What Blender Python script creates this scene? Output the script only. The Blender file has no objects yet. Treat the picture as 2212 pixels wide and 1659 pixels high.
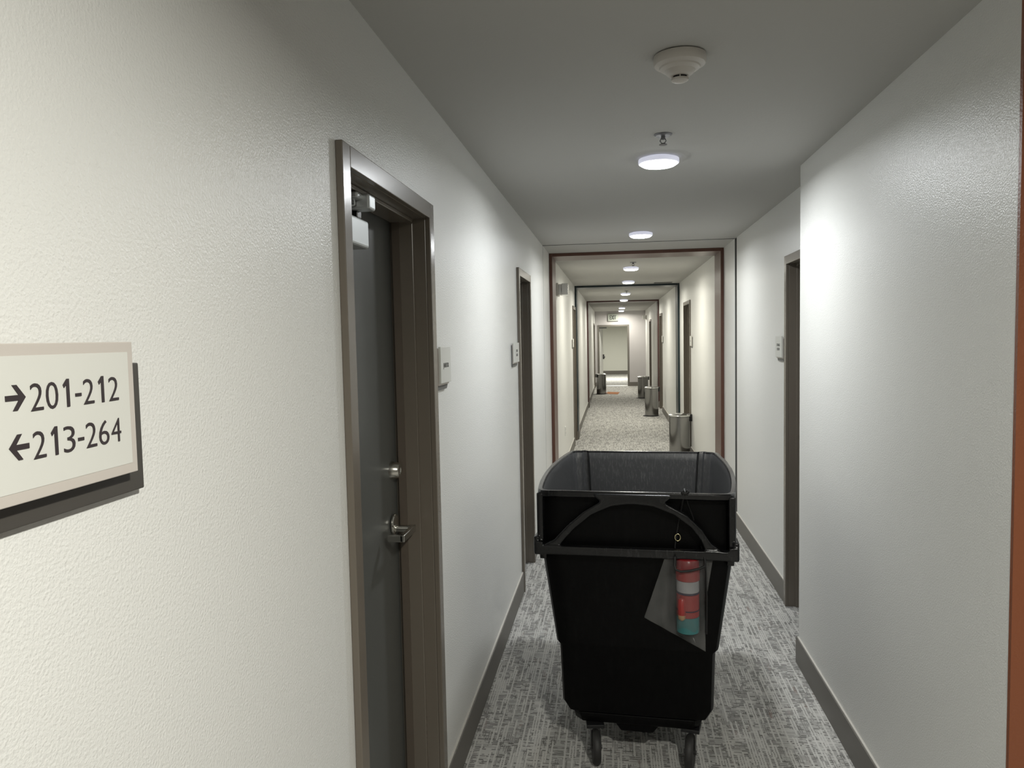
import bpy, bmesh, math, random
from mathutils import Vector, Matrix
random.seed(7)
C = bpy.context.scene.collection
sc = bpy.context.scene
rad = math.radians

# ---------------------------------------------------------------- camera, world, exposure
H = 2.437                     # ceiling height
W = 1.622                     # corridor width (left wall is x = 0, corridor runs along +y)
WN = 1.497                    # near right wall, before the step
YC = 3.797                    # the step in the right wall
YO = 1.825                    # outside corner with the rust wall
YE = 24.6                     # end wall

def make_camera():
    p, y, r = rad(-3.533), rad(7.773), rad(-1.150)
    fw = Vector((-math.sin(y)*math.cos(p), math.cos(y)*math.cos(p), math.sin(p)))
    right = Vector((math.cos(y), math.sin(y), 0)); up = right.cross(fw)
    rt = math.cos(r)*right + math.sin(r)*up; u = -math.sin(r)*right + math.cos(r)*up
    cam = bpy.data.cameras.new('camera'); o = bpy.data.objects.new('camera', cam); C.objects.link(o)
    m = Matrix.Identity(4)
    for i in range(3):
        m[i][0] = rt[i]; m[i][1] = u[i]; m[i][2] = -fw[i]
    m[0][3], m[1][3], m[2][3] = 0.6024, 0.0, 1.6438
    o.matrix_world = m
    cam.sensor_fit = 'HORIZONTAL'; cam.sensor_width = 36.0; cam.lens = 1619.9*36.0/2212
    cam.clip_start = 0.02
    sc.camera = o
make_camera()
w = bpy.data.worlds.new('world'); sc.world = w; w.use_nodes = True
w.node_tree.nodes['Background'].inputs[0].default_value = (0.5, 0.5, 0.5, 1)
w.node_tree.nodes['Background'].inputs[1].default_value = 0.01
sc.view_settings.view_transform = 'Standard'; sc.view_settings.look = 'None'
sc.view_settings.gamma = 1.0; sc.view_settings.use_curve_mapping = False
sc.view_settings.exposure = 2.42
sc.cycles.use_denoising = True
sc.cycles.max_bounces = 10; sc.cycles.diffuse_bounces = 6; sc.cycles.sample_clamp_indirect = 6.0
COOL, WARM, LOBBY = (0.955, 0.985, 1.0), (1.0, 0.97, 0.86), (1.0, 0.985, 0.90)
P_COOL, P_WARM, P_LOBBY, P_BEYOND = 4.0, 5.2, 10.0, 32.0      # watts of each lamp
GLOW = 4.5                                                   # own brightness of a lit diffuser

# ---------------------------------------------------------------- materials
def mat(name, col, rough=0.5, metal=0.0, spec=0.5, bump=None, emit=None, coat=0.0):
    m = bpy.data.materials.new(name); m.use_nodes = True
    nt = m.node_tree; b = nt.nodes['Principled BSDF']
    b.inputs['Base Color'].default_value = (*col, 1); b.inputs['Roughness'].default_value = rough
    b.inputs['Metallic'].default_value = metal; b.inputs['Specular IOR Level'].default_value = spec
    b.inputs['Coat Weight'].default_value = coat
    if emit:
        b.inputs['Emission Color'].default_value = (*emit[0], 1); b.inputs['Emission Strength'].default_value = emit[1]
    if bump:
        tc = nt.nodes.new('ShaderNodeTexCoord'); n = nt.nodes.new('ShaderNodeTexNoise')
        n.inputs['Scale'].default_value = bump[0]; n.inputs['Detail'].default_value = bump[3] if len(bump) > 3 else 3
        bp = nt.nodes.new('ShaderNodeBump'); bp.inputs['Strength'].default_value = bump[1]; bp.inputs['Distance'].default_value = bump[2]
        nt.links.new(tc.outputs['Object'], n.inputs['Vector']); nt.links.new(n.outputs['Fac'], bp.inputs['Height'])
        nt.links.new(bp.outputs['Normal'], b.inputs['Normal'])
    return m

def ramp(nt, src, stops):
    r = nt.nodes.new('ShaderNodeValToRGB'); e = r.color_ramp.elements
    while len(e) < len(stops): e.new(0.5)
    for i, (p, c) in enumerate(stops):
        e[i].position = p; e[i].color = (*c, 1) if len(c) == 3 else c
    nt.links.new(src, r.inputs[0]); return r.outputs[0]

def noise(nt, vec, scale3, detail=2.0, off=(0, 0, 0)):
    mp = nt.nodes.new('ShaderNodeMapping'); mp.inputs['Scale'].default_value = scale3; mp.inputs['Location'].default_value = off
    n = nt.nodes.new('ShaderNodeTexNoise'); n.inputs['Scale'].default_value = 1.0; n.inputs['Detail'].default_value = detail
    nt.links.new(vec, mp.inputs[0]); nt.links.new(mp.outputs[0], n.inputs['Vector']); return n.outputs['Fac']

def math_n(nt, op, a, b):
    n = nt.nodes.new('ShaderNodeMath'); n.operation = op
    for i, v in enumerate((a, b)):
        if isinstance(v, (int, float)): n.inputs[i].default_value = v
        else: nt.links.new(v, n.inputs[i])
    return n.outputs[0]

def mixc(nt, fac, a, b):
    n = nt.nodes.new('ShaderNodeMix'); n.data_type = 'RGBA'
    nt.links.new(fac, n.inputs[0])
    for i, v in ((6, a), (7, b)):
        if isinstance(v, tuple): n.inputs[i].default_value = (*v, 1)
        else: nt.links.new(v, n.inputs[i])
    return n.outputs[2]

M = {}
M['wall'] = mat('wall paint', (0.70, 0.70, 0.675), 0.34, spec=0.5, bump=(215, 0.42, 0.003, 2))
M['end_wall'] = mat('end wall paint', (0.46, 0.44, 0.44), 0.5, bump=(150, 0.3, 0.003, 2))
M['beyond_wall'] = mat('beyond wall paint', (0.66, 0.66, 0.59), 0.5, bump=(150, 0.3, 0.003, 2))
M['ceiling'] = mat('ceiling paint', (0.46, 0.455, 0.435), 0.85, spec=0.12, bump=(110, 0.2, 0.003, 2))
M['rust'] = mat('rust paint', (0.20, 0.065, 0.028), 0.4, bump=(150, 0.35, 0.003, 2))
M['rust_trim'] = mat('rust trim paint', (0.10, 0.042, 0.027), 0.32, bump=(150, 0.2, 0.002, 2))
M['teal_trim'] = mat('teal trim paint', (0.006, 0.017, 0.021), 0.3, bump=(150, 0.2, 0.002, 2))
M['maroon_trim'] = mat('maroon trim paint', (0.045, 0.013, 0.011), 0.32, bump=(150, 0.2, 0.002, 2))
M['base'] = mat('vinyl base', (0.135, 0.125, 0.11), 0.45)
M['caulk'] = mat('caulk', (0.5, 0.48, 0.44), 0.6)
M['black'] = mat('black gap rubber', (0.006, 0.006, 0.006), 0.8)
M['frame'] = mat('taupe enamel', (0.145, 0.124, 0.10), 0.24, spec=0.6, bump=(60, 0.04, 0.002, 2))
M['leaf'] = mat('charcoal door enamel', (0.088, 0.09, 0.084), 0.36, bump=(50, 0.05, 0.002, 2))
M['chrome'] = mat('satin chrome', (0.55, 0.54, 0.50), 0.22, metal=1.0)
M['closer'] = mat('silver closer cover', (0.50, 0.52, 0.52), 0.38, metal=0.55)
M['dark_metal'] = mat('dark metal', (0.12, 0.12, 0.12), 0.3, metal=1.0)
M['gasket'] = mat('bronze gasket', (0.10, 0.08, 0.062), 0.5)
M['sign_border'] = mat('sign taupe border', (0.50, 0.46, 0.42), 0.35)
M['sign_face'] = mat('sign white face', (0.60, 0.60, 0.56), 0.4)
M['sign_back'] = mat('sign dark backing', (0.055, 0.05, 0.044), 0.45)
M['sign_grey'] = mat('sign backing and shadow grey', (0.10, 0.10, 0.095), 0.5)
M['ink'] = mat('sign ink', (0.03, 0.022, 0.024), 0.5)
M['grey_ink'] = mat('grey ink', (0.12, 0.12, 0.11), 0.5)
M['white_plastic'] = mat('white plastic', (0.72, 0.72, 0.70), 0.4)
M['detector'] = mat('detector plastic', (0.55, 0.52, 0.48), 0.4)
M['slot'] = mat('dark slot', (0.01, 0.01, 0.012), 0.7)
M['steel'] = mat('brushed steel', (0.31, 0.305, 0.295), 0.2, metal=1.0)
M['steel'].node_tree.nodes['Principled BSDF'].inputs['Anisotropic'].default_value = 0.85
M['lid_steel'] = mat('lid steel', (0.52, 0.52, 0.50), 0.24, metal=1.0)
M['black_plastic'] = mat('black plastic', (0.010, 0.010, 0.011), 0.4)
M['rubber'] = mat('caster rubber', (0.022, 0.021, 0.02), 0.6)
M['exit_face'] = mat('exit face', (0.33, 0.35, 0.31), 0.5)
M['exit_ink'] = mat('exit letters', (0.02, 0.025, 0.02), 0.5)
M['mat'] = mat('brown mat fibre', (0.32, 0.15, 0.075), 0.95, spec=0.1, bump=(300, 0.6, 0.003))
M['red'] = mat('red print', (0.30, 0.03, 0.027), 0.35)
M['dark_red'] = mat('dark red cap', (0.22, 0.006, 0.01), 0.3)
M['white_print'] = mat('white print', (0.36, 0.36, 0.37), 0.4)
M['teal_print'] = mat('teal print', (0.04, 0.17, 0.175), 0.4)
M['navy_print'] = mat('navy line print', (0.03, 0.02, 0.05), 0.4)
M['tan_print'] = mat('tan print', (0.36, 0.23, 0.13), 0.4)
M['cord'] = mat('black cord', (0.006, 0.006, 0.006), 0.6)
M['sprinkler'] = mat('dull sprinkler metal', (0.20, 0.20, 0.21), 0.45, metal=0.6)
M['brass'] = mat('pale brass', (0.75, 0.68, 0.42), 0.25, metal=1.0)
M['lens'] = mat('clear ribbed lens', (0.75, 0.75, 0.73), 0.2, metal=0.3)
M['threshold'] = mat('aluminium threshold', (0.8, 0.8, 0.78), 0.3, metal=0.7)
def lamp_mat(name, col):
    return mat(name, (0.8, 0.8, 0.8), 0.5, emit=(col, GLOW))
M['lamp_cool'] = lamp_mat('cool lit diffuser', COOL)
M['lamp_warm'] = lamp_mat('warm lit diffuser', WARM)
M['lamp_lobby'] = lamp_mat('lobby lit diffuser', LOBBY)
M['lamp_rim'] = mat('glowing lamp rim', (0.7, 0.7, 0.72), 0.4, emit=((0.80, 0.82, 1.0), 0.09))

def carpet():
    m = bpy.data.materials.new('woven carpet'); m.use_nodes = True; nt = m.node_tree; b = nt.nodes['Principled BSDF']
    tc = nt.nodes.new('ShaderNodeTexCoord'); v = tc.outputs['Object']
    sx = nt.nodes.new('ShaderNodeSeparateXYZ'); nt.links.new(v, sx.inputs[0]); X, Y = sx.outputs[0], sx.outputs[1]
    def rnd(a, bb):
        n = nt.nodes.new('ShaderNodeTexWhiteNoise'); n.noise_dimensions = '2D'; c = nt.nodes.new('ShaderNodeCombineXYZ')
        for i, q in enumerate((a, bb)):
            if isinstance(q, (int, float)): c.inputs[i].default_value = q
            else: nt.links.new(q, c.inputs[i])
        nt.links.new(c.outputs[0], n.inputs['Vector']); return n.outputs['Value']
    def one(op, a): return math_n(nt, op, a, 0.0)
    def cells(A, B, pa, pb, seed, duty):
        """threads: bands of pitch pa across A, broken into lengths pb along B; returns random value and in-thread mask"""
        wob = math_n(nt, 'MULTIPLY', math_n(nt, 'SUBTRACT', noise(nt, v, (45, 45, 1), 1.0, (seed, seed*2, 0)), 0.5), 0.45)
        qa = math_n(nt, 'ADD', math_n(nt, 'DIVIDE', A, pa), wob)
        ra = one('FLOOR', qa); r1 = rnd(ra, seed)
        rb = one('FLOOR', math_n(nt, 'ADD', math_n(nt, 'ADD', math_n(nt, 'DIVIDE', B, pb), math_n(nt, 'MULTIPLY', r1, 9.0)), wob))
        return rnd(rb, math_n(nt, 'ADD', ra, seed*17.3)), math_n(nt, 'LESS_THAN', one('FRACT', qa), duty)
    base = ramp(nt, noise(nt, v, (9, 5, 1), 3), [(0.35, (0.38, 0.375, 0.355)), (0.65, (0.50, 0.49, 0.465))])
    patch = noise(nt, v, (16, 6, 1), 2.0, (3, 8, 0)); patch2 = noise(nt, v, (9, 9, 1), 2.0, (1, 5, 0))
    v1, m1 = cells(Y, X, 0.0125, 0.021, 1.0, 0.55)      # dark dashes lying across the corridor
    v2, m2 = cells(X, Y, 0.0085, 0.050, 2.0, 0.60)      # dark threads running along it
    v3, m3 = cells(X, Y, 0.0105, 0.130, 3.0, 0.70)      # pale threads running along it
    v4, m4 = cells(Y, X, 0.0080, 0.045, 4.0, 0.65)      # mid-grey threads across
    d1 = math_n(nt, 'MULTIPLY', m1, math_n(nt, 'GREATER_THAN', math_n(nt, 'ADD', math_n(nt, 'MULTIPLY', v1, 0.35), patch), 0.70))
    d2 = math_n(nt, 'MULTIPLY', m2, math_n(nt, 'GREATER_THAN', math_n(nt, 'ADD', math_n(nt, 'MULTIPLY', v2, 0.4), patch2), 0.79))
    d4 = math_n(nt, 'MULTIPLY', math_n(nt, 'MULTIPLY', m4, math_n(nt, 'GREATER_THAN', v4, 0.5)), 0.35)
    light = math_n(nt, 'MULTIPLY', m3, math_n(nt, 'GREATER_THAN', v3, 0.60))
    inv = math_n(nt, 'SUBTRACT', 1.0, math_n(nt, 'MULTIPLY', light, 0.9))
    depth = math_n(nt, 'ADD', 0.35, math_n(nt, 'MULTIPLY', v1, 0.5))
    dark = math_n(nt, 'MULTIPLY', math_n(nt, 'MAXIMUM', math_n(nt, 'MULTIPLY', math_n(nt, 'MAXIMUM', d1, math_n(nt, 'MULTIPLY', d2, 0.8)), depth), d4), inv)
    rust = ramp(nt, noise(nt, v, (30, 5, 1), 1.0, (9, 4, 0)), [(0.66, (0, 0, 0)), (0.74, (0.5, 0.5, 0.5))])
    dk = mixc(nt, rust, (0.075, 0.072, 0.068), (0.22, 0.12, 0.09))
    lt = mixc(nt, math_n(nt, 'MULTIPLY', light, 0.5), base, (0.58, 0.57, 0.54))
    col = mixc(nt, dark, lt, dk)
    nt.links.new(col, b.inputs['Base Color'])
    b.inputs['Roughness'].default_value = 0.95; b.inputs['Specular IOR Level'].default_value = 0.1
    bp = nt.nodes.new('ShaderNodeBump'); bp.inputs['Strength'].default_value = 0.35; bp.inputs['Distance'].default_value = 0.004
    nt.links.new(math_n(nt, 'SUBTRACT', noise(nt, v, (260, 260, 260), 2), dark), bp.inputs['Height'])
    nt.links.new(bp.outputs['Normal'], b.inputs['Normal'])
    return m
M['carpet'] = carpet()

def cart_plastic(name, base, scuff, amount, spec=0.35, rough=0.32, fine=1.0):
    m = bpy.data.materials.new(name); m.use_nodes = True; nt = m.node_tree; b = nt.nodes['Principled BSDF']
    tc = nt.nodes.new('ShaderNodeTexCoord'); v = tc.outputs['Object']
    s = ramp(nt, noise(nt, v, (60*fine, 60*fine, 14*fine), 4), [(0.5, (0, 0, 0)), (0.72, (amount,)*3)])
    s2 = ramp(nt, noise(nt, v, (7, 7, 5), 4, (3, 3, 3)), [(0.35, (0.25,)*3), (0.7, (1, 1, 1))])
    nt.links.new(mixc(nt, math_n(nt, 'MULTIPLY', s, s2), base, scuff), b.inputs['Base Color'])
    b.inputs['Roughness'].default_value = rough; b.inputs['Specular IOR Level'].default_value = spec
    bp = nt.nodes.new('ShaderNodeBump'); bp.inputs['Strength'].default_value = 0.15; bp.inputs['Distance'].default_value = 0.002
    nt.links.new(noise(nt, v, (300, 300, 300), 2), bp.inputs['Height']); nt.links.new(bp.outputs['Normal'], b.inputs['Normal'])
    return m
M['cart'] = cart_plastic('cart plastic black unlit', (0.0016, 0.0016, 0.0018), (0.006, 0.006, 0.006), 0.5, 0.12, 0.36)  # same plastic as the next two, colour darkened for the unlit outside
M['cart_handle'] = cart_plastic('handle plastic worn and lit', (0.006, 0.0062, 0.007), (0.032, 0.032, 0.034), 0.8, 0.45, 0.24, 2.0)  # lamp light from above put into the base colour, scuffs are wear
M['cart_in'] = cart_plastic('cart plastic scuffed and lit', (0.046, 0.0465, 0.048), (0.12, 0.12, 0.116), 0.8, 0.4, 0.3, 2.6)  # lit interior painted as a lighter base, with real scuffs over it

def clear_plastic():
    m = bpy.data.materials.new('clear vinyl'); m.use_nodes = True; nt = m.node_tree
    for n in list(nt.nodes): nt.nodes.remove(n)
    out = nt.nodes.new('ShaderNodeOutputMaterial'); mx = nt.nodes.new('ShaderNodeMixShader'); t = nt.nodes.new('ShaderNodeBsdfTransparent')
    p = nt.nodes.new('ShaderNodeBsdfPrincipled'); p.inputs['Base Color'].default_value = (0.22, 0.22, 0.215, 1); p.inputs['Roughness'].default_value = 0.2
    tc = nt.nodes.new('ShaderNodeTexCoord')
    f = ramp(nt, noise(nt, tc.outputs['Object'], (18, 18, 9), 4), [(0.3, (0.12,)*3), (0.75, (0.34,)*3)])
    nt.links.new(f, mx.inputs[0]); nt.links.new(t.outputs[0], mx.inputs[1]); nt.links.new(p.outputs[0], mx.inputs[2]); nt.links.new(mx.outputs[0], out.inputs[0])
    return m
M['vinyl'] = clear_plastic()

# ---------------------------------------------------------------- mesh helpers
def tag(o, label, cat, group=None, kind=None):
    o['label'] = label; o['category'] = cat
    if group: o['group'] = group
    if kind: o['kind'] = kind
    return o

def empty(name, loc, rz=0.0):
    o = bpy.data.objects.new(name, None); C.objects.link(o); o.location = loc; o.rotation_euler = (0, 0, rz)
    o.empty_display_size = 0.1
    return o

class MB:
    def __init__(self, T=None):
        self.bm = bmesh.new(); self.T = T
    def v(self, p):
        return self.bm.verts.new(self.T(p) if self.T else p)
    def face(self, vs):
        try: return self.bm.faces.new(vs)
        except ValueError: return None
    def box(self, x0, x1, y0, y1, z0, z1):
        v = [self.v(p) for p in ((x0,y0,z0),(x1,y0,z0),(x1,y1,z0),(x0,y1,z0),(x0,y0,z1),(x1,y0,z1),(x1,y1,z1),(x0,y1,z1))]
        for f in ((0,3,2,1),(4,5,6,7),(0,1,5,4),(1,2,6,5),(2,3,7,6),(3,0,4,7)): self.face([v[i] for i in f])
        return self
    def loft(self, rings, cap0=True, cap1=True, closed=True):
        R = [[self.v(p) for p in r] for r in rings]; n = len(R[0])
        for a, b in zip(R, R[1:]):
            for i in range(n if closed else n-1): self.face([a[i], a[(i+1) % n], b[(i+1) % n], b[i]])
        if cap0: self.face(list(reversed(R[0])))
        if cap1: self.face(R[-1])
        return self
    def lathe(self, prof, c=(0, 0, 0), axis='z', n=40):
        rings = []
        for r, h in prof:
            ring = []
            for i in range(n):
                a = 2*math.pi*i/n; p, q = r*math.cos(a), r*math.sin(a)
                ring.append({'z': (c[0]+p, c[1]+q, c[2]+h), 'x': (c[0]+h, c[1]+p, c[2]+q), 'y': (c[0]+p, c[1]+h, c[2]+q)}[axis])
            rings.append(ring)
        return self.loft(rings)
    def prism(self, poly, lo, hi, plane='xz'):
        def P(a, b, t): return {'xz': (a, t, b), 'yz': (t, a, b), 'xy': (a, b, t)}[plane]
        return self.loft([[P(a, b, lo) for a, b in poly], [P(a, b, hi) for a, b in poly]])
    def tube(self, path, r, n=10, flat=1.0):
        pts = [Vector(p) for p in path]; rings = []; prev = None
        for i, p in enumerate(pts):
            t = (pts[min(i+1, len(pts)-1)] - pts[max(i-1, 0)]).normalized()
            ref = prev if prev is not None else (Vector((0, 0, 1)) if abs(t.z) < 0.9 else Vector((1, 0, 0)))
            a = (ref - t*ref.dot(t)).normalized(); b = t.cross(a); prev = a
            rr = r[i] if isinstance(r, (list, tuple)) else r
            rings.append([tuple(p + a*rr*math.cos(2*math.pi*k/n) + b*rr*flat*math.sin(2*math.pi*k/n)) for k in range(n)])
        return self.loft(rings)
    def build(self, name, m, parent=None, loc=(0, 0, 0), bevel=0.0, smooth=None, seg=2):
        bmesh.ops.recalc_face_normals(self.bm, faces=self.bm.faces)
        if loc != (0, 0, 0): bmesh.ops.translate(self.bm, verts=self.bm.verts, vec=-Vector(loc))
        me = bpy.data.meshes.new(name); self.bm.to_mesh(me); self.bm.free()
        ms = m if isinstance(m, (list, tuple)) else [m]
        for q in ms: me.materials.append(q)
        o = bpy.data.objects.new(name, me); C.objects.link(o)
        if parent: o.parent = parent
        else: o.location = loc
        if bevel:
            b = o.modifiers.new('bevel', 'BEVEL'); b.width = bevel; b.segments = seg; b.limit_method = 'ANGLE'; b.angle_limit = rad(40)
        if smooth is not None:
            for p in me.polygons: p.use_smooth = True
            try: me.set_sharp_from_angle(angle=rad(smooth))
            except Exception: pass
        return o

def text_mesh(mb, s, size, at, sx=1.0, spacing=1.0):
    """letters added flat to mb through at(u, v); u runs along the line, v upward; returns the width"""
    cu = bpy.data.curves.new('letters', 'FONT'); cu.body = s; cu.size = size; cu.resolution_u = 4; cu.space_character = spacing
    cu.extrude = 0.0004; cu.offset = -0.0004 if size > 0.03 and size < 0.1 else 0.0
    to = bpy.data.objects.new('letters', cu); C.objects.link(to)
    dg = bpy.context.evaluated_depsgraph_get(); me = bpy.data.meshes.new_from_object(to.evaluated_get(dg))
    us = [v.co.x for v in me.vertices]; u0 = min(us)
    vs = [mb.v(at((v.co.x-u0)*sx, v.co.y, v.co.z)) for v in me.vertices]
    for p in me.polygons: mb.face([vs[i] for i in p.vertices])
    bpy.data.objects.remove(to); bpy.data.curves.remove(cu); bpy.data.meshes.remove(me)
    return (max(us)-u0)*sx

def S(name, mb, m, label, cat, **kw):
    return tag(mb.build(name, m, **kw), label, cat, kind='structure')

# ---------------------------------------------------------------- large structure
S('floor', MB().box(-2.5, 4.6, -3.2, 33, -0.05, 0), M['carpet'], 'grey woven-pattern carpet floor running the length of the corridor', 'floor')
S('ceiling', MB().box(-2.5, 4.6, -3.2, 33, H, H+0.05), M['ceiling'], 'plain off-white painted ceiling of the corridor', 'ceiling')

DOORS = [  # side, y0, y1, frame top, label
    ('L', 1.611, 2.4545, 2.086, 'dark grey door nearest on the left wall, in a taupe metal frame, with silver lever'),
    ('L', 4.719, 5.407, 2.086, 'narrow dark door on the left wall just before the black cart'),
    ('R', 3.84, 4.640, 2.090, 'taupe-framed door on the right, half hidden behind the wall corner'),
    ('L', 11.17, 11.90, 2.10, 'door on the left wall right before the dark teal band'),
    ('R', 10.25, 11.15, 2.10, 'door on the right wall behind the nearest steel bin'),
    ('R', 16.10, 17.00, 2.10, 'door on the right wall beside the second steel bin'),
    ('R', 20.80, 21.70, 2.07, 'door on the right wall beyond the maroon band, close to the far end'),
    ('L', 23.00, 23.85, 2.03, 'door on the left wall next to the far end wall'),
]
G = 0.012
def wall_run(mb, xa, xb, y0, y1, side):
    holes = sorted((d[1]+G, d[2]-G, d[3]-G) for d in DOORS if d[0] == side and d[1] < y1 and d[2] > y0)
    y = y0
    for a, b, t in holes:
        mb.box(xa, xb, y, a, 0, H); mb.box(xa, xb, a, b, t, H); y = b
    mb.box(xa, xb, y, y1, 0, H)
JL, JR = (6.545, 6.57), (6.47, 6.575)
mb = MB(); wall_run(mb, -0.22, 0, -3.0, JL[0], 'L'); wall_run(mb, -0.22, 0, JL[1], YE, 'L')
S('wall_left', mb, M['wall'], 'long off-white textured left wall of the corridor', 'wall')
mb = MB(); mb.box(WN, W+0.22, YO, YC, 0, H); wall_run(mb, W, W+0.22, YC, JR[0], 'R'); wall_run(mb, W, W+0.22, JR[1], YE, 'R')
S('wall_right', mb, M['wall'], 'long off-white textured right wall with a step near the camera', 'wall')
S('wall_lobby', MB().box(WN-0.001, 4.4, YO-0.012, YO, 0, H), M['rust'], 'rust painted wall at the extreme right edge, turning the corner', 'wall')
S('wall_back', MB().box(-0.22, 4.4, -3.2, -3.0, 0, H), M['wall'], 'off-white wall behind the camera', 'wall')
S('wall_side', MB().box(4.4, 4.6, -3.2, YO, 0, H), M['wall'], 'off-white wall of the lobby beside the camera', 'wall')
EX0, EX1, ET = 0.085, 1.098, 1.995            # end door frame
mb = MB(); mb.box(-2.4, EX0+G, YE, YE+0.15, 0, H); mb.box(EX0+G, EX1-G, YE, YE+0.15, ET-G, H); mb.box(EX1-G, 3.4, YE, YE+0.15, 0, H)
S('wall_end', mb, M['end_wall'], 'grey end wall of the corridor around the open doorway', 'wall')
S('wall_beyond', MB().box(-2.4, 3.4, 32.3, 32.5, 0, H), M['beyond_wall'], 'pale cream wall seen through the open doorway at the far end', 'wall')
mb = MB(); mb.box(-2.5, -2.4, YE, 32.5, 0, H); S('wall_beyond_left', mb, M['beyond_wall'], 'side wall of the room past the doorway, on its left', 'wall')
mb = MB(); mb.box(3.4, 3.5, YE, 32.5, 0, H); S('wall_beyond_right', mb, M['beyond_wall'], 'side wall of the room past the doorway, on its right', 'wall')

# expansion joint
mb = MB(); mb.box(W+0.003, W+0.22, JR[0], JR[1], 0, H)
S('trim_1', mb, M['black'], 'black upright joint strip in the right wall before the rust band', 'joint')
mb = MB(); mb.box(-0.22, -0.002, JL[0], JL[1], 0, H)
S('trim_2', mb, M['sign_back'], 'thin dark joint line in the left wall before the rust band', 'joint')
S('trim_3', MB().box(0, W, 6.54, 6.555, H-0.003, H), M['sign_grey'], 'thin dark joint line across the ceiling before the rust band', 'joint')

# coloured portal bands
PORTALS = [(7.20, 0.42, 'rust_trim', 'rust brown painted band around the corridor, the nearest of three'),
           (11.93, 0.42, 'teal_trim', 'dark teal painted band around the corridor, middle of three'),
           (17.25, 0.42, 'maroon_trim', 'dark maroon painted band around the corridor, farthest of three')]
for k, (y, d, m, lab) in enumerate(PORTALS):
    t = 0.030
    mb = MB(); mb.box(0, t, y, y+d, 0, H); mb.box(W-t, W, y, y+d, 0, H); mb.box(t, W-t, y, y+d, H-t, H)
    S('trim_%d' % (k+4), mb, M[m], lab, 'band', bevel=0.003)

# baseboards with a pale caulk line on top
BH, BT = 0.130, 0.012
def base_run(mb, cb, xa, xb, y0, y1, side, extra=()):
    cuts = sorted([(d[1], d[2]) for d in DOORS if d[0] == side and d[1] < y1 and d[2] > y0] + [(c0, c1) for c0, c1 in extra if c0 < y1 and c1 > y0])
    y = y0
    for a, b in cuts + [(y1, y1)]:
        if a > y+0.005:
            mb.box(xa, xb, y, a, 0, BH); cb.box(xa if xa == 0 else xa+0.004, xb-0.004 if xa == 0 else xb, y, a, BH, BH+0.004)
        y = max(y, b)
pcuts = [(p[0], p[0]+p[1]) for p in PORTALS]
mb, cb = MB(), MB(); base_run(mb, cb, 0, BT, -3.0, YE, 'L', pcuts+[JL])
o = S('baseboard_left', mb, M['base'], 'dark taupe vinyl baseboard along the left wall', 'baseboard'); cb.build('caulk_line', M['caulk'], o)
mb, cb = MB(), MB(); base_run(mb, cb, W-BT, W, YC, YE, 'R', pcuts+[JR])
o = S('baseboard_right', mb, M['base'], 'dark taupe vinyl baseboard along the far right wall', 'baseboard'); cb.build('caulk_line', M['caulk'], o)
mb = MB(); mb.box(WN-BT, WN, YO-BT, YC+BT, 0, BH)
o = S('baseboard_right_near', mb, M['base'], 'dark taupe vinyl baseboard of the near right wall, ending at the step', 'baseboard')
MB().box(WN-BT+0.004, WN, YO, YC, BH, BH+0.004).build('caulk_line', M['caulk'], o)
mb = MB(); mb.box(0.012, EX0, YE-BT, YE, 0, BH); mb.box(EX1, W-0.012, YE-BT, YE, 0, BH)
S('baseboard_lobby', MB().box(WN-BT, 4.4, YO-0.012-BT, YO-0.012, 0, BH), M['base'], 'dark taupe vinyl baseboard under the rust wall', 'baseboard')
S('baseboard_end', mb, M['base'], 'dark baseboard on the grey end wall right of the doorway', 'baseboard')
S('baseboard_beyond', MB().box(-2.4, 3.4, 32.285, 32.3, 0, 0.15), M['base'], 'olive brown baseboard in the room past the doorway', 'baseboard')
mb = MB()
for y, d in [(p[0], p[1]) for p in PORTALS]:
    for s in (0, 1):
        xa, xb = (0.0, 0.030) if s == 0 else (W-0.030, W)
        if s == 0: mb.box(xb, xb+0.008, y-0.008, y+d, 0, BH); mb.box(xa, xb, y-0.008, y, 0, BH)
        else: mb.box(xa-0.008, xa, y-0.008, y+d, 0, BH); mb.box(xa, xb, y-0.008, y, 0, BH)
S('baseboard_bands', mb, M['base'], 'olive baseboard pieces wrapped around the feet of the coloured bands', 'baseboard')

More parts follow.
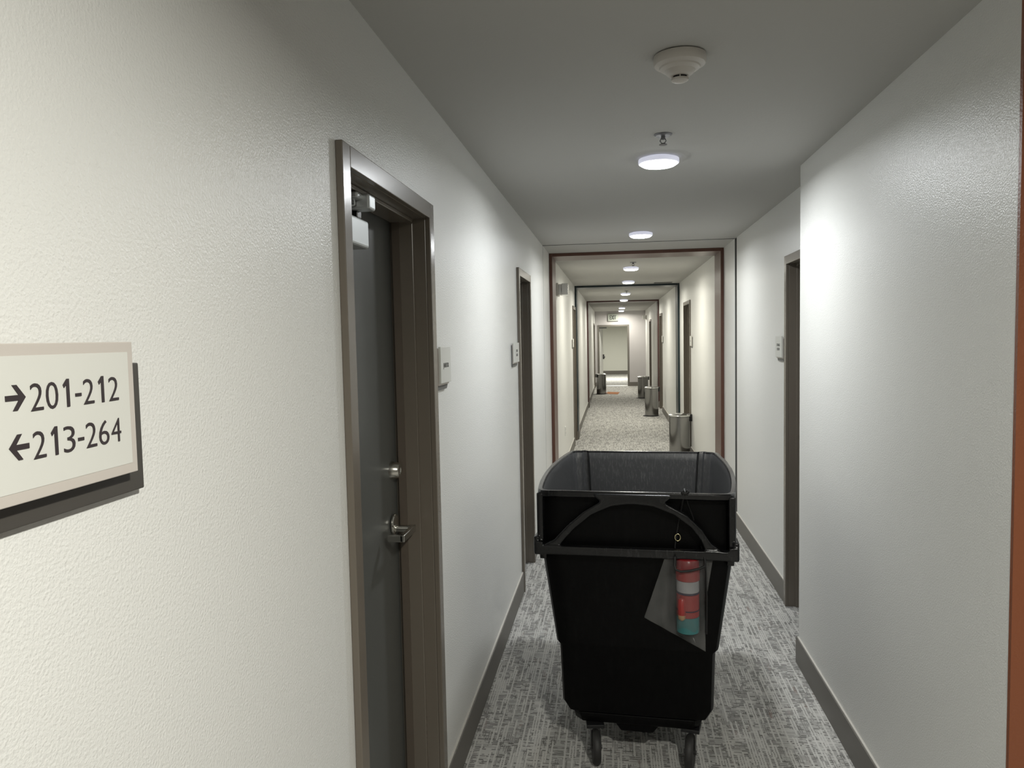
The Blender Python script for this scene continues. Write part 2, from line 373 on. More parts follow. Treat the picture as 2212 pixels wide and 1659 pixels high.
# ---------------------------------------------------------------- doors
def make_door(k, side, y0, y1, top, label, detail):
    if side == 'L': P = lambda p: (p[0], p[1], p[2])
    else: P = lambda p: (W-p[0], p[1], p[2])
    loc = P((0, (y0+y1)/2, 0)); root = empty('door_%d' % k, loc); tag(root, label, 'door', kind='structure')
    L = tuple(loc); f = 0.050; pr = 0.017; D = 0.165
    def bld(mb, n, m, par=root, **kw): return mb.build(n, m, par, loc=L, **kw)
    mb = MB(P)
    def jamb(ya, yb, s):
        mb.box(0, pr, ya, yb, 0, top)                                        # face
        o0, o1 = (ya+G, yb) if s > 0 else (ya, yb-G)
        mb.box(-D, 0, o0, o1, 0, top-G)                                       # throat
        if s > 0: mb.box(-0.112, -0.040, yb, yb+0.012, 0, top-f)              # stop
        else: mb.box(-0.112, -0.040, ya-0.012, ya, 0, top-f)
    jamb(y0, y0+f, 1); jamb(y1-f, y1, -1)
    mb.box(0, pr, y0+f, y1-f, top-f, top); mb.box(-D, 0, y0+f, y1-f, top-f, top-G); mb.box(-0.112, -0.040, y0+f+0.012, y1-f-0.012, top-f-0.012, top-f)
    bld(mb, 'door_frame', M['frame'], bevel=0.0022)
    leaf = bld(MB(P).box(-0.160, -0.118, y0+f+0.003, y1-f-0.003, 0.012, top-f-0.003), 'door_leaf', M['leaf'], bevel=0.002)
    g = MB(P)
    g.box(-0.108, -0.084, y1-f-0.016, y1-f-0.012, 0.02, top-f-0.014); g.box(-0.108, -0.084, y0+f+0.012, y0+f+0.016, 0.02, top-f-0.014)
    if detail:
        z = 0.15
        while z < 2.0:
            g.lathe([(0.0045, -0.0015), (0.003, 0.0)], (-0.098, y1-f-0.0165, z), 'y', 10); z += 0.155
    bld(g, 'gasket', M['gasket'])
    ly = y1-f-0.068; zl = 1.031
    if detail or k in (2, 3):
        mb = MB(P); mb.lathe([(0.027, 0), (0.034, 0.003), (0.033, 0.010), (0.020, 0.014)], (-0.118, ly, zl+0.015), 'x', 32)
        mb.tube([(-0.118, ly, zl), (-0.06, ly, zl)], 0.011, 14)
        pts = [(-0.066, ly+0.012), (-0.044, ly+0.012), (-0.044, ly-0.125), (-0.058, ly-0.125), (-0.058, ly-0.010), (-0.066, ly-0.010)]
        mb.loft([[(a, b, zl-0.011) for a, b in pts], [(a, b, zl+0.011) for a, b in pts]])
        mb.box(-0.098, -0.050, ly-0.125, ly-0.111, zl-0.011, zl+0.011)
        mb.box(-0.118, -0.050, ly-0.009, ly+0.010, zl-0.010, zl+0.010)
        bld(mb, 'lever_handle', M['chrome'], leaf, bevel=0.002, smooth=35)
        mb = MB(P); mb.lathe([(0.030, 0), (0.029, 0.006), (0.024, 0.026), (0.021, 0.030), (0.012, 0.030), (0.010, 0.028)], (-0.118, ly, zl+0.191), 'x', 36)
        bld(mb, 'deadbolt', M['chrome'], leaf, smooth=30)
        # closer: cover on the leaf, arm up to a shoe under the head
        cz = top-f-0.105
        mb = MB(P); mb.box(-0.118, -0.058, y0+f+0.03, y0+f+0.345, cz-0.038, cz+0.038)
        cl = bld(mb, 'door_closer', M['closer'], root, bevel=0.008, seg=3)
        mb = MB(P); mb.box(-0.088, -0.058, y0+f+0.255, y0+f+0.285, cz+0.036, cz+0.075)
        mb.loft([[(x, yy, z) for x, yy, z in ((-0.085, y0+f+0.28, cz+0.060), (-0.055, y0+f+0.28, cz+0.060), (-0.055, y0+f+0.28, cz+0.072), (-0.085, y0+f+0.28, cz+0.072))],
                 [(x, yy, z) for x, yy, z in ((-0.070, y0+f+0.02, cz+0.060), (-0.040, y0+f+0.02, cz+0.060), (-0.040, y0+f+0.02, cz+0.072), (-0.070, y0+f+0.02, cz+0.072))]])
        bld(mb, 'closer_arm', M['dark_metal'], cl, bevel=0.002)
        mb = MB(P); mb.box(-0.075, -0.018, y0+f+0.232, y0+f+0.285, top-f-0.052, top-f-0.013); mb.lathe([(0.010, 0), (0.010, 0.035)], (-0.060, y0+f+0.215, top-f-0.048), 'z', 14)
        mb.box(-0.075, -0.035, y0+f+0.19, y0+f+0.24, top-f-0.030, top-f-0.013)
        bld(mb, 'closer_shoe', M['closer'], cl, bevel=0.006, seg=3)
    return root
for k, (s, a, b, t, lab) in enumerate(DOORS): make_door(k+1, s, a, b, t, lab, k == 0)

# open doorway in the end wall
root = empty('door_9', ((EX0+EX1)/2, YE, 0)); tag(root, 'open doorway in the grey end wall under the exit sign', 'door', kind='structure'); L = ((EX0+EX1)/2, YE, 0)
mb = MB(); f = 0.055
for a, b, s in ((EX0, EX0+f, 1), (EX1-f, EX1, -1)):
    mb.box(a, b, YE-0.015, YE, 0, ET); mb.box(a+(G if s > 0 else 0), b-(G if s < 0 else 0), YE, YE+0.165, 0, ET-G)
mb.box(EX0+f, EX1-f, YE-0.015, YE, ET-f, ET); mb.box(EX0+f, EX1-f, YE, YE+0.165, ET-f, ET-G)
mb.build('door_frame', M['base'], root, loc=L, bevel=0.002)
ang = rad(84); hx, hy = EX0+f+0.01, YE+0.165
T = lambda p: (hx + p[0]*math.cos(ang) - p[1]*math.sin(ang)*-1*-1, hy + p[0]*math.sin(ang) + p[1]*math.cos(ang), p[2])
leaf = MB(T).box(0, 0.86, 0, 0.042, 0.012, ET-f-0.005).build('door_leaf', M['white_plastic'], root, loc=L)
mb = MB(T); mb.box(0.78, 0.82, -0.05, 0.0, 0.86, 1.02); mb.lathe([(0.035, -0.07), (0.04, -0.02), (0.03, 0)], (0.80, 0, 0.93), 'y', 16); mb.build('door_knob', M['dark_metal'], leaf, loc=L)
mb = MB(); mb.box(EX0+f, EX0+f+0.24, YE+0.03, YE+0.06, ET-f-0.055, ET-f-0.02); mb.build('closer_arm', M['dark_metal'], root, loc=L)
mb = MB(); mb.box(EX0+f, EX1-f, YE, YE+0.16, 0.0, 0.012); mb.build('threshold', M['threshold'], root, loc=L, bevel=0.003)

# ---------------------------------------------------------------- ceiling lamps
def lamp(name, loc, dmat, label, col, watts):
    root = empty(name, loc); tag(root, label, 'ceiling lamp', 'round disc lamps on the corridor ceiling')
    MB().lathe([(0.070, 0), (0.070, -0.006), (0.089, -0.006), (0.0905, -0.010), (0.0905, -0.024), (0.088, -0.027), (0.080, -0.027)], n=48).build('lamp_housing', M['lamp_rim'], root, smooth=35)
    MB().lathe([(0.082, -0.0262), (0.079, -0.0315), (0.070, -0.0365), (0.05, -0.040), (0.025, -0.0415), (0.005, -0.042)], n=48).build('diffuser', dmat, root, smooth=50)
    li = bpy.data.lights.new('led_board', 'AREA'); li.shape = 'DISK'; li.size = 0.15; li.energy = watts; li.color = col; li.spread = rad(168 if col == LOBBY else 171)
    lo = bpy.data.objects.new('led_board', li); C.objects.link(lo); lo.parent = root; lo.location = (0, 0, -0.0435)
    return root
def dup(root, loc, label, swap=None):
    r = root.copy(); C.objects.link(r); r.location = loc; r['label'] = label
    for ch in list(root.children):
        c = ch.copy(); C.objects.link(c); c.parent = r
    return r
cool = lamp('ceiling_lamp', (0.812, 3.485, H), M['lamp_cool'], 'largest round ceiling lamp, straight above the black cart', COOL, P_COOL)
dup(cool, (0.820, 5.955, H), 'second round ceiling lamp, just in front of the rust band')
warm = lamp('ceiling_lamp', (0.812, 8.92, H), M['lamp_warm'], 'third round ceiling lamp, just past the rust band', WARM, P_WARM)
for y, x, lab in ((11.17, 0.825, 'round ceiling lamp just in front of the dark teal band'), (14.3, 0.832, 'round ceiling lamp midway between teal and maroon bands'),
                  (16.8, 0.835, 'round ceiling lamp just in front of the maroon band'), (21.6, 0.845, 'round ceiling lamp past the maroon band, before the last one'),
                  (24.0, 0.85, 'last round ceiling lamp, right in front of the end wall')):
    dup(warm, (x, y, H), lab)
lob = lamp('ceiling_lamp', (1.18, 0.18, H), M['lamp_lobby'], 'round ceiling lamp above the lobby beside the camera', LOBBY, P_LOBBY)
far = lamp('ceiling_lamp', (0.7, 28.6, H), M['lamp_lobby'], 'round ceiling lamp in the room past the end doorway', LOBBY, P_BEYOND)

# smoke detector
root = empty('smoke_detector', (0.798, 2.235, H)); tag(root, 'white round smoke detector on the ceiling, nearest to the camera', 'smoke detector')
MB().lathe([(0.066, 0), (0.066, -0.004)], n=40).build('base_gap', M['slot'], root)
MB().lathe([(0.073, -0.003), (0.074, -0.006), (0.074, -0.022), (0.071, -0.028), (0.058, -0.034), (0.056, -0.038), (0.050, -0.042), (0.044, -0.044), (0.038, -0.052), (0.030, -0.058), (0.025, -0.060)], n=48).build('detector_body', M['detector'], root, smooth=28)
MB().lathe([(0.0215, -0.058), (0.0215, -0.067)], n=32).build('sensing_chamber', M['slot'], root)
mb = MB(); mb.lathe([(0.025, -0.066), (0.024, -0.071), (0.018, -0.074), (0.004, -0.075)], n=32)
for i in range(6):
    a = rad(60*i-93); x, y = 0.0232*math.cos(a), 0.0232*math.sin(a); mb.box(x-0.0014, x+0.0014, y-0.0014, y+0.0014, -0.068, -0.057)
mb.build('sensor_cap', M['detector'], root, smooth=30)

def sprinkler(loc, label, first=[None]):
    if first[0]: return dup(first[0], loc, label)
    root = empty('sprinkler_head', loc); tag(root, label, 'sprinkler', 'pendent sprinkler heads on the corridor ceiling'); first[0] = root
    MB().lathe([(0.036, 0), (0.036, -0.002), (0.030, -0.007), (0.013, -0.007)], n=32).build('escutcheon', M['sprinkler'], root, smooth=30)
    mb = MB(); mb.lathe([(0.008, -0.006), (0.008, -0.018), (0.004, -0.022)], n=14)
    for s in (-1, 1): mb.tube([(0.007*s, 0, -0.016), (0.012*s, 0, -0.026), (0.003*s, 0, -0.038)], 0.0022, 8)
    mb.build('sprinkler_body', M['sprinkler'], root, smooth=40)
    MB().lathe([(0.004, -0.034), (0.016, -0.040), (0.016, -0.042), (0.004, -0.042)], n=20).build('deflector', M['sprinkler'], root)
sprinkler((0.806, 3.086, H), 'small sprinkler head on the ceiling between smoke detector and nearest lamp')
sprinkler((0.822, 8.33, H), 'small sprinkler head just past the rust band, in front of the third lamp')
sprinkler((0.84, 13.6, H), 'small sprinkler head past the teal band')
# small detector far down
root = empty('smoke_detector', (0.905, 20.2, H)); tag(root, 'tiny white detector on the ceiling past the maroon band', 'smoke detector')
MB().lathe([(0.06, 0), (0.06, -0.02), (0.03, -0.045), (0.005, -0.05)], n=24).build('detector_body', M['white_plastic'], root, smooth=40)
# ceiling vent
root = empty('ceiling_vent', (1.357, 11.70, H)); tag(root, 'narrow dark slot vent in the ceiling before the teal band', 'vent')
mb = MB(); mb.box(-0.135, 0.135, -0.07, -0.05, -0.006, 0); mb.box(-0.135, 0.135, 0.05, 0.07, -0.006, 0); mb.box(-0.135, -0.125, -0.05, 0.05, -0.006, 0); mb.box(0.125, 0.135, -0.05, 0.05, -0.006, 0)
mb.build('vent_frame', M['sign_grey'], root)
mb = MB(); mb.box(-0.125, 0.125, -0.05, 0.05, -0.002, 0); mb.build('vent_slot', M['slot'], root)

# ---------------------------------------------------------------- wayfinding sign
root = empty('wall_sign', (0, 0.74, 1.46)); L = (0, 0.74, 1.46)
tag(root, 'large wayfinding sign on the left wall with arrows and room ranges', 'sign')
MB().box(0.0005, 0.012, 0.632, 0.868, 1.464, 1.622).build('backing_plate', M['sign_back'], root, loc=L, bevel=0.0015)
MB().box(0.012, 0.018, 0.66, 0.815, 1.50, 1.61).build('spacer', M['sign_back'], root, loc=L)
MB().box(0.018, 0.030, 0.606, 0.831, 1.492, 1.648).build('sign_panel', M['sign_border'], root, loc=L, bevel=0.001)
MB().box(0.030, 0.0304, 0.617, 0.821, 1.504, 1.636).build('sign_insert', M['sign_face'], root, loc=L)
mb = MB()
def line(s, y0, y1, zb, cap):
    adv = (y1-y0)/6.55; y = y0
    for ch in s:
        if ch == '1':                                  # stem with a slanted flag
            t = 0.0021; c = y+0.50*adv
            mb.loft([[(x, c+p, zb+q) for p, q in ((-t, 0), (t, 0), (t, cap), (-t+0.0008, cap), (-0.0070, cap-0.0062), (-0.0056, cap-0.0094), (-t, cap-0.0062))] for x in (0.0305, 0.0313)])
            y += adv
        elif ch == '-':
            mb.box(0.0305, 0.0313, y+0.02*adv, y+0.46*adv, zb+0.0098, zb+0.0132); y += 0.62*adv
        else:
            tmp = MB(); wd = text_mesh(tmp, ch, cap/0.73, lambda u, v, n: (u, v, n)); tmp.bm.free()
            text_mesh(mb, ch, cap/0.73, lambda u, v, n: (0.0309+n, y+u, zb+v), sx=0.80*adv/wd); y += adv
line('201-212', 0.668, 0.8035, 1.5805, 0.0295)
line('213-264', 0.668, 0.8045, 1.5325, 0.0295)
def arrow(yc, zc, d):
    t, h = 0.0026, 0.0125
    pts = [(-h, -t), (h-0.0088, -t), (h-0.0165, -0.0125), (h-0.0108, -0.0125), (h, 0), (h-0.0108, 0.0125), (h-0.0165, 0.0125), (h-0.0088, t), (-h, t)]
    mb.loft([[(x, yc+d*a, zc+b) for a, b in pts] for x in (0.0305, 0.0312)])
arrow(0.6495, 1.5955, 1); arrow(0.6505, 1.5475, -1)
mb.build('lettering', M['ink'], root, loc=L)

# small room signs
def room_sign(side, y0, y1, z0, z1, lines, label, small=True, name='room_sign'):
    if side == 'L': P = lambda p: (p[0], p[1], p[2]); sgn = 1; ya = y0
    else: P = lambda p: (W-p[0], p[1], p[2]); sgn = -1; ya = y1
    L = P((0, (y0+y1)/2, z0)); root = empty(name, L); tag(root, label, 'sign', 'small door signs beside the corridor doors')
    MB(P).prism([(y0+0.004, z0-0.024), (y1-0.016, z0-0.024), (y1-0.002, z0-0.012), (y1-0.002, z1-0.016), (y0+0.004, z1-0.016)], 0.0005, 0.008, 'yz').build('backing_plate', M['sign_grey'], root, loc=L)  # grey plate also draws the shadow below the sign, hence the cut corner
    MB(P).box(0.008, 0.013, y0+0.003, y1-0.003, z0-0.007, z1-0.005).build('spacer', M['sign_border'], root, loc=L)
    MB(P).box(0.013, 0.021, y0, y1, z0, z1).build('sign_panel', M['sign_face'], root, loc=L, bevel=0.001)
    mb = MB(P); wmax = (y1-y0)*0.52; cap = 0.017; n = len(lines)
    for i, s in enumerate(lines):
        zb = (z0+z1)/2 + (n/2.0-1-i)*cap*1.5 + cap*0.2
        tmp = MB(); wd = text_mesh(tmp, s, cap/0.73, lambda u, v, nn: (u, v, nn)); tmp.bm.free()
        sx = min(1.0, wmax/wd); yc = (y0+y1)/2 - sgn*wd*sx/2
        text_mesh(mb, s, cap/0.73, lambda u, v, nn: (0.0215+nn, yc+sgn*u, zb+v), sx=sx)
    mb.build('lettering', M['grey_ink'], root, loc=L)
    return root
room_sign('L', 2.452+0.035, 2.452+0.19, 1.492, 1.617, ['JANITOR'], 'small white sign on the left wall, right beside the nearest door')
room_sign('L', 4.40, 4.62, 1.495, 1.612, ['LINEN', 'ROOM'], 'small two-line sign on the left wall beside the narrow door')
room_sign('R', 4.69, 4.86, 1.492, 1.620, ['STORAGE', 'ROOM'], 'small two-line sign on the right wall beside the half-hidden door')
room_sign('L', 10.93, 11.10, 1.49, 1.61, ['205'], 'small sign on the left wall before the teal band')
room_sign('R', 10.00, 10.17, 1.49, 1.62, ['206'], 'small sign on the right wall above the nearest steel bin')
room_sign('R', 15.85, 16.02, 1.49, 1.62, ['208'], 'small sign on the right wall above the second steel bin')

# ---------------------------------------------------------------- emergency lights, outlet, exit sign
def emergency(side, y, z, label):
    if side == 'L': P = lambda p: (p[0], y+p[1], z+p[2])
    else: P = lambda p: (W-p[0], y+p[1], z+p[2])
    L = P((0, 0, 0)); root = empty('emergency_light', L); tag(root, label, 'emergency light')
    MB(P).box(0.0005, 0.022, -0.11, 0.11, -0.068, 0.068).build('back_plate', M['detector'], root, loc=L, bevel=0.004)
    MB(P).prism([(0.022, -0.055), (0.060, -0.060), (0.052, 0.0), (0.066, 0.058), (0.022, 0.055)], y*0-0.085, 0.085, 'xz').build('battery_case', M['white_plastic'], root, loc=L, bevel=0.004)
    for s in (-1, 1):
        mb = MB(P); rings = []
        for k in range(13):
            zz = 0.062 - 0.120*k/12; xo = 0.120 + (0.006 if k % 2 else 0.0)
            rings.append([(0.058, s*0.055-0.045, zz), (xo, s*0.055-0.045, zz), (xo, s*0.055+0.045, zz), (0.058, s*0.055+0.045, zz)])
        mb.loft(rings); mb.build('lamp_head', M['lens'], root, loc=L, bevel=0.002)
emergency('L', 8.16, 2.150, 'clear-lensed emergency light on the left wall past the rust band')
emergency('R', 23.7, 2.19, 'white emergency light high on the right wall near the end')

root = empty('power_outlet', (0, 9.16, 0.49)); tag(root, 'white outlet plate low on the left wall past the rust band', 'outlet'); L = (0, 9.16, 0.49)
MB().box(0.0005, 0.007, 9.125, 9.195, 0.430, 0.545).build('cover_plate', M['white_plastic'], root, loc=L, bevel=0.003)
for z in (0.466, 0.510):
    MB().box(0.007, 0.009, 9.143, 9.177, z-0.014, z+0.014).build('socket', M['detector'], root, loc=L, bevel=0.001)

root = empty('exit_sign', (0.59, YE, 2.115)); tag(root, 'pale exit sign with dark letters above the end doorway', 'sign'); L = (0.59, YE, 2.115)
MB().box(0.425, 0.755, YE-0.05, YE-0.0005, 2.115, 2.355).build('sign_housing', M['exit_face'], root, loc=L, bevel=0.006)
mb = MB(); at = lambda u, v, n: (0.490+u, YE-0.0508-n, 2.160+v)
tmp = MB(); wd = text_mesh(tmp, 'EXIT', 0.15/0.73, lambda u, v, n: (u, v, n)); tmp.bm.free()
text_mesh(mb, 'EXIT', 0.15/0.73, at, sx=0.205/wd)
# thicken strokes: a second set shifted slightly
text_mesh(mb, 'EXIT', 0.15/0.73, lambda u, v, n: (0.497+u, YE-0.0509-n, 2.160+v), sx=0.205/wd)
text_mesh(mb, 'EXIT', 0.15/0.73, lambda u, v, n: (0.483+u, YE-0.0507-n, 2.160+v), sx=0.205/wd)
mb.build('lettering', M['exit_ink'], root, loc=L)

# ---------------------------------------------------------------- black cart
CX, CY, CA = 0.7015, 3.23, rad(-4.0)
cart = empty('utility_cart', (CX, CY, 0), CA)
tag(cart, 'big black plastic utility cart with an arched push handle in the corridor', 'cart')
def ring(z, a, b, n, f, tf=0.0, jag=0.0):
    t = 0.0
    mid, half = (n+f)/2, (f-n)/2; pts = []
    def side_x(ly): return a + (b-a)*max(0.0, 1-((ly-mid)/(half*0.92))**2)
    R = [(0.0, n), (0.40*a, n), (0.745*a, n), (0.775*a, n+t), (0.90*a, n+t), (0.955*a, n+t+0.006), (0.985*a, n+t+0.022), (side_x(n+t+0.05), n+t+0.05)]
    m = 11
    for i in range(1, m): ly = (n+t+0.05) + (f-n-0.10)*i/m; R.append((side_x(ly), ly))
    R += [(side_x(f-0.05), f-0.05), (0.990*a, f-0.022), (0.962*a, f-0.005), (0.920*a, f), (0.870*a, f), (0.850*a, f+tf*0.35), (0.795*a, f+tf*0.35), (0.765*a, f), (0.40*a, f), (0.0, f)]
    Lf = [(-x, y) for x, y in reversed(R[1:-1])]
    for x, y in R + Lf:
        j = random.uniform(-jag, jag) if jag and abs(x) > 0.9*a else 0
        pts.append((x+j, y, z + (random.uniform(-jag, jag) if jag else 0)))
    return pts
mb = MB()
outer = [ring(0.188, .250, .250, -.405, .385, 0), ring(0.198, .266, .266, -.42, .40, 0), ring(0.238, .287, .287, -.431, .41, 0), ring(0.455, .294, .298, -.434, .42, 0), ring(0.462, .297, .301, -.436, .43, 0),
         ring(0.472, .306, .313, -.437, .435, .004), ring(0.820, .356, .374, -.440, .475, .012), ring(0.842, .358, .378, -.440, .485, .016),
         ring(0.848, .366, .391, -.440, .498, .022, .002), ring(0.90, .366, .391, -.438, .498, .022, .003), ring(0.97, .364, .390, -.436, .497, .022, .003), ring(1.035, .361, .389, -.434, .496, .022, .003),
         ring(1.046, .360, .390, -.470, .499, .022, .002), ring(1.050, .361, .391, -.490, .500, .022, .001), ring(1.066, .361, .391, -.493, .500, .022, .001), ring(1.072, .358, .388, -.490, .497, .022, .001)]
inner = [ring(1.072, .346, .374, -.480, .486, .034), ring(1.064, .342, .370, -.476, .482, .038), ring(1.03, .338, .366, -.42, .477, .040), ring(0.84, .324, .347, -.412, .458, .036), ring(0.46, .282, .288, -.40, .410, .012), ring(0.22, .262, .264, -.39, .388, 0)]
mb.loft(outer+inner)
tub = mb.build('tub', [M['cart'], M['cart_in'], M['cart_handle']], cart, smooth=28)
nr = len(outer)+len(inner); npt = len(outer[0])
for p in tub.data.polygons:                      # scuffed inside, base colour lightened as if lit from above
    if p.index >= (len(outer)+1)*npt: p.material_index = 1
    elif p.index >= 12*npt: p.material_index = 2          # rolled rim, in the lit handle tone
b = tub.modifiers.new('bevel', 'BEVEL'); b.width = 0.003; b.segments = 2; b.limit_method = 'ANGLE'; b.angle_limit = rad(35)

# push handle: arch, bar, corner posts blended together
def hz(z): return 1.6438-(1.6438-z)*1.0149
def hx_(x): return 0.6024+(x-0.6024)*1.0149-0.672
inn = [(.405, .884), (.42, .902), (.456, .942), (.519, .995), (.59, 1.028), (.663, 1.038), (.74, 1.031), (.815, 1.002), (.872, .959), (.905, .916), (.918, .884)]
out = [(.345, .882), (.380, .899), (.429, .953), (.490, 1.006), (.552, 1.044), (.663, 1.064), (.780, 1.045), (.857, 1.003), (.909, .952), (.941, .904), (.972, .882)]
mb = MB()
for i in range(len(inn)-1):
    q = [inn[i], inn[i+1], out[i+1], out[i]]; mb.prism([(hx_(a), hz(c)) for a, c in q], -0.500, -0.468, 'xz')
neck = [(.530, 1.062), (.556, 1.042), (.600, 1.036), (.735, 1.036), (.776, 1.042), (.802, 1.062), (.805, 1.073), (.527, 1.073)]
mb.prism([(hx_(a), hz(c)) for a, c in neck], -0.500, -0.455, 'xz')
mb.box(-0.352, 0.352, -0.505, -0.474, 0.832, 0.866)
for s in (-1, 1):
    mb.box(*sorted((s*0.336, s*0.368)), -0.505, -0.420, 0.831, 0.880)
    mb.box(*sorted((s*0.352, s*0.372)), -0.500, -0.420, 0.831, 0.898)
    mb.box(*sorted((s*0.336, s*0.360)), -0.490, -0.420, 0.870, 1.062)
    mb.box(*sorted((s*0.330, s*0.358)), -0.455, -0.425, 0.800, 0.840)
handle = mb.build('push_handle', M['cart_handle'], cart)
r = handle.modifiers.new('remesh', 'REMESH'); r.mode = 'VOXEL'; r.voxel_size = 0.0033; r.use_smooth_shade = True
s = handle.modifiers.new('smooth', 'SMOOTH'); s.factor = 0.6; s.iterations = 8
mb = MB()
for zc, x0, x1 in ((1.053, -0.047, 0.018), (1.041, -0.047, 0.020)): mb.tube([(x0, -0.4945, zc+0.004), (x0+0.006, -0.4945, zc), (x1, -0.4945, zc)], 0.0025, 8)
mb.build('embossed_emblem', M['cart_in'], cart)
# base tray and centre block
mb = MB(); rr = []
for z, a, n in ((0.146, .222, -.392), (0.153, .238, -.408), (0.175, .243, -.412), (0.190, .246, -.412)): rr.append([(-a, n+.03, z), (-a+.03, n, z), (a-.03, n, z), (a, n+.03, z), (a, -n-.03, z), (a-.03, -n, z), (-a+.03, -n, z), (-a, -n-.03, z)])
mb.loft(rr); mb.prism([(-.085, .15), (-.06, .118), (.06, .118), (.085, .15)], -.395, .30, 'xz')
mb.build('base_tray', M['cart'], cart, bevel=0.004)
for i, (lx, ly, yaw) in enumerate(((-0.155, -0.430, rad(11)), (0.199, -0.405, rad(-9)), (-0.17, 0.31, 0), (0.17, 0.31, 0))):
    c, s_ = math.cos(yaw), math.sin(yaw)
    T = lambda p, c=c, s_=s_, lx=lx, ly=ly: (lx+p[0]*c-p[1]*s_, ly+p[0]*s_+p[1]*c, p[2])
    mb = MB(T); mb.box(-0.034, 0.034, 0.0, 0.07, 0.136, 0.150)
    plate = mb.build('caster', M['black_plastic'], cart, bevel=0.002)
    mb = MB(T); mb.lathe([(0.050, -0.0145), (0.058, -0.0145), (0.0625, -0.010), (0.0645, -0.004), (0.0645, 0.004), (0.0625, 0.010), (0.058, 0.0145), (0.050, 0.0145)], (0, 0, 0.0646), 'x', 36)
    mb.build('wheel', M['rubber'], plate, smooth=35)
    mb = MB(T)
    for sd in (-1, 1):
        mb.prism([(0.002, 0.138), (0.040, 0.138), (0.014, 0.056), (-0.012, 0.056)], sd*0.0175, sd*0.0205, 'yz')
    mb.lathe([(0.008, -0.024), (0.008, 0.024)], (0, 0, 0.0646), 'x', 12)
    mb.build('fork', M['dark_metal'], plate)

# ---------------------------------------------------------------- pouch, canister, strap
can = empty('canister', (0.859, 2.735, 0.563)); tag(can, 'red, white and teal striped canister inside the clear pouch', 'canister')
zz = lambda z: z-0.563
r0 = 0.0405
def band(n, m, za, zb, r=r0, **kw): return MB().lathe([(r-0.002, zz(za)), (r, zz(za)+0.002), (r, zz(zb)-0.001), (r-0.002, zz(zb))], n=36).build(n, m, can, smooth=35)
band('teal_band', M['teal_print'], 0.563, 0.622); band('red_band', M['red'], 0.622, 0.644); band('line_band', M['navy_print'], 0.644, 0.648); band('red_band', M['red'], 0.648, 0.706)
band('line_band', M['navy_print'], 0.706, 0.713); band('white_band', M['white_print'], 0.713, 0.756); band('lid', M['red'], 0.756, 0.800, 0.043)
MB().lathe([(0.041, zz(0.800)), (0.040, zz(0.826)), (0.034, zz(0.834)), (0.01, zz(0.836))], n=32).build('cap', M['dark_red'], can, smooth=35)
mb = MB(); mb.tube([(-0.024, -0.0285, zz(0.700)), (-0.0235, -0.0285, zz(0.690)), (-0.023, -0.0285, zz(0.640)), (-0.023, -0.0285, zz(0.630))], [0.006, 0.015, 0.0155, 0.0145], 14); mb.build('printed_finger', M['red'], can, smooth=50)
mb = MB(); mb.tube([(-0.023, -0.0285, zz(0.634)), (-0.023, -0.0285, zz(0.620)), (-0.022, -0.0285, zz(0.611))], [0.0155, 0.014, 0.005], 14); mb.build('printed_fingertip', M['tan_print'], can, smooth=50)

pouch = empty('plastic_pouch', (0.83, 2.735, 0.49)); tag(pouch, 'clear plastic pouch hanging from the cart handle by a black cord', 'pouch'); L = (0.83, 2.735, 0.49)
A, B_, D_, E_ = Vector((.778, 0, .834)), Vector((.702, 0, .609)), Vector((.921, 0, .489)), Vector((.919, 0, .834))
mb = MB(); nu, nv = 16, 16; grid = {}
for sgn in (-1, 1):
    for i in range(nu+1):
        for j in range(nv+1):
            u, v = i/nu, j/nv
            p = (A*(1-u)+E_*u)*(1-v) + (B_*(1-u)+D_*u)*v
            edge = min(1.0, 4.5*min(u, 1-u)*1.0) if True else 1
            dc = max(0.0, 1-((p.x-0.859)/0.072)**2); bottom = min(1.0, max(0.0, (1-v)*5))
            bul = 0.0025 + 0.042*dc*edge*bottom
            wr = 0.0015*math.sin(p.x*130+p.z*60)*edge
            y = 2.735 + sgn*bul + wr
            grid[sgn, i, j] = mb.bm.verts.new((p.x, min(y, 2.776), p.z))
for sgn in (-1, 1):
    for i in range(nu):
        for j in range(nv): mb.face([grid[sgn, i, j], grid[sgn, i+1, j], grid[sgn, i+1, j+1], grid[sgn, i, j+1]])
for j in range(nv):
    for i in (0, nu): mb.face([grid[-1, i, j], grid[1, i, j], grid[1, i, j+1], grid[-1, i, j+1]])
for i in range(nu): mb.face([grid[-1, i, nv], grid[-1, i+1, nv], grid[1, i+1, nv], grid[1, i, nv]])
mb.build('pouch_body', M['vinyl'], pouch, loc=L, smooth=60)
mb = MB(); mb.loft([[(.921, 2.732, .834), (.948, 2.730, .834), (.929, 2.734, .712)], [(.921, 2.734, .834), (.948, 2.732, .834), (.929, 2.736, .712)]]); mb.build('pouch_flap', M['vinyl'], pouch, loc=L)
mb = MB(); yb = 2.682
mb.tube([(.812, 2.705, .846), (.809, 2.69, .82), (.812, yb, .806), (.830, yb-.002, .800), (.862, yb-.004, .804), (.895, yb-.002, .812), (.914, 2.69, .818), (.917, 2.705, .832), (.916, 2.712, .846)], 0.0045, 10)
mb.tube([(.916, 2.700, .838), (.919, 2.690, .80), (.922, 2.70, .70), (.923, 2.72, .56)], 0.003, 8)
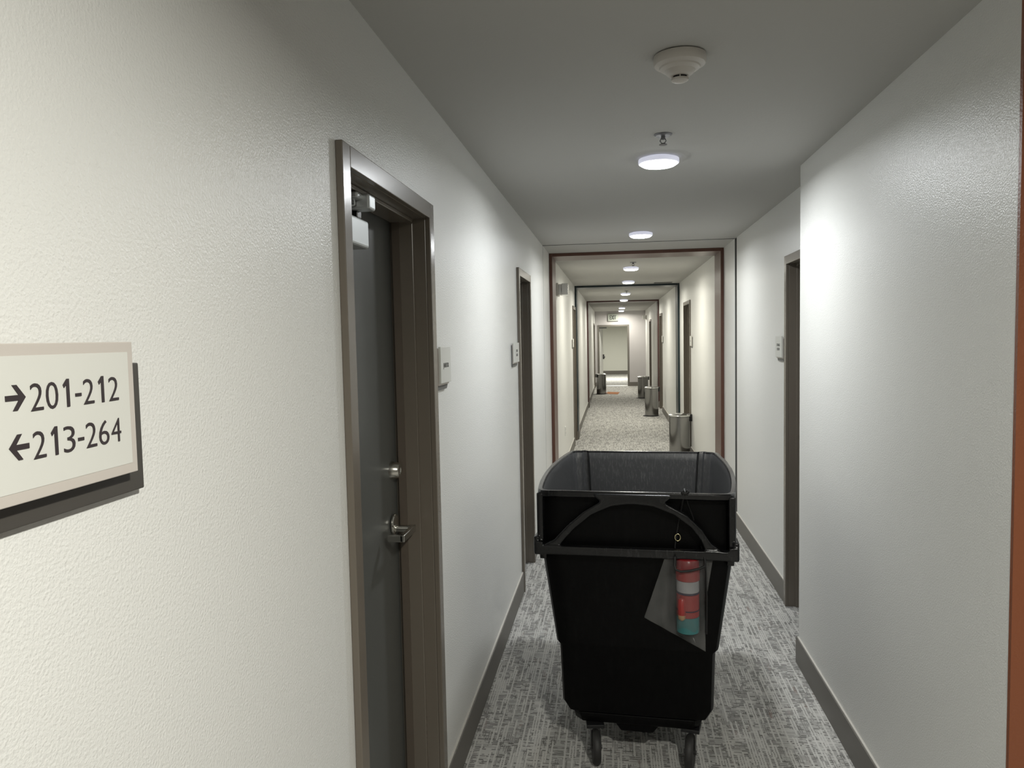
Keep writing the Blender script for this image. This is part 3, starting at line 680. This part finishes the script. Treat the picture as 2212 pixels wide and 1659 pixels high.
# cord from the loop up behind the bar to the knot on the rim
mb.tube([(.812, 2.705, .846), (.818, 2.775, .868), (.826, 2.782, .92), (.838, 2.775, .99), (.846, 2.742, 1.055), (.849, 2.732, 1.078), (.851, 2.752, 1.083), (.853, 2.775, 1.07)], 0.0032, 8)
mb.tube([(.916, 2.712, .846), (.912, 2.780, .868), (.895, 2.785, .94), (.866, 2.775, 1.02), (.853, 2.735, 1.06)], 0.0028, 8)
for dx in (-0.012, 0.014):
    mb.tube([(.850, 2.728, 1.076), (.850+dx*0.6, 2.722, 1.084), (.850+dx, 2.724, 1.078), (.850+dx*0.6, 2.724, 1.068), (.850, 2.726, 1.072)], 0.0034, 8)
mb.lathe([(0.004, -0.009), (0.009, 0), (0.004, 0.009)], (0.850, 2.726, 1.073), 'x', 12)
mb.build('cord', M['cord'], pouch, loc=L, smooth=60)
mb = MB(); mb.tube([(.827+0.010*math.cos(a), 2.768, .900+0.013*math.sin(a)) for a in [2*math.pi*i/16 for i in range(17)]], 0.0022, 8); mb.build('metal_ring', M['brass'], pouch, loc=L, smooth=60)

# ---------------------------------------------------------------- steel step bins
def step_bin(loc, rz, h, label, first=[None]):
    if first[0]:
        r = dup(first[0], loc, label); r.rotation_euler = (0, 0, rz); r.scale = (1, 1, h/0.60); return r
    root = empty('step_bin', loc, rz); tag(root, label, 'trash bin', 'steel pedal bins along the corridor'); first[0] = root
    R = 0.135
    MB().lathe([(R+0.002, 0), (R+0.006, 0.004), (R+0.006, 0.018), (R+0.001, 0.022)], n=48).build('base_ring', M['black_plastic'], root, smooth=35)
    MB().lathe([(R, 0.022), (R, 0.552), (R-0.004, 0.556)], n=64).build('bin_body', M['steel'], root, smooth=35)
    MB().lathe([(R+0.001, 0.557), (R+0.006, 0.560), (R+0.006, 0.572), (R+0.002, 0.580), (R-0.03, 0.592), (0.05, 0.599), (0.004, 0.600)], n=64).build('lid', M['lid_steel'], root, smooth=25)
    MB().box(R-0.004, R+0.024, -0.055, 0.055, 0.490, 0.585).build('hinge_block', M['black_plastic'], root, bevel=0.006)
    mb = MB(); mb.prism([(-R+0.01, -0.045), (-R-0.045, -0.035), (-R-0.058, 0), (-R-0.045, 0.035), (-R+0.01, 0.045)], 0.006, 0.018, 'xy'); mb.build('foot_pedal', M['black_plastic'], root, bevel=0.003)
    return root
step_bin((1.455, 10.12, 0), rad(18), 0.60, 'steel pedal bin rising right behind the cart, nearest of the bins')
step_bin((1.352, 15.42, 0), rad(24), 0.605, 'second steel pedal bin on the right, standing before the maroon band')
step_bin((1.348, 19.82, 0), rad(28), 0.58, 'third steel pedal bin on the right, beyond the maroon band')
step_bin((0.243, 21.33, 0), rad(205), 0.585, 'steel pedal bin on the left side near the end wall')

mb = MB(); mb.prism([(0.33, 21.35), (0.70, 21.15), (0.76, 21.9), (0.42, 22.1)], 0, 0.006, 'xy')
tag(mb.build('floor_mat', M['mat'], loc=(0.55, 21.6, 0)), 'small orange-brown mat on the carpet beside the left bin', 'mat')
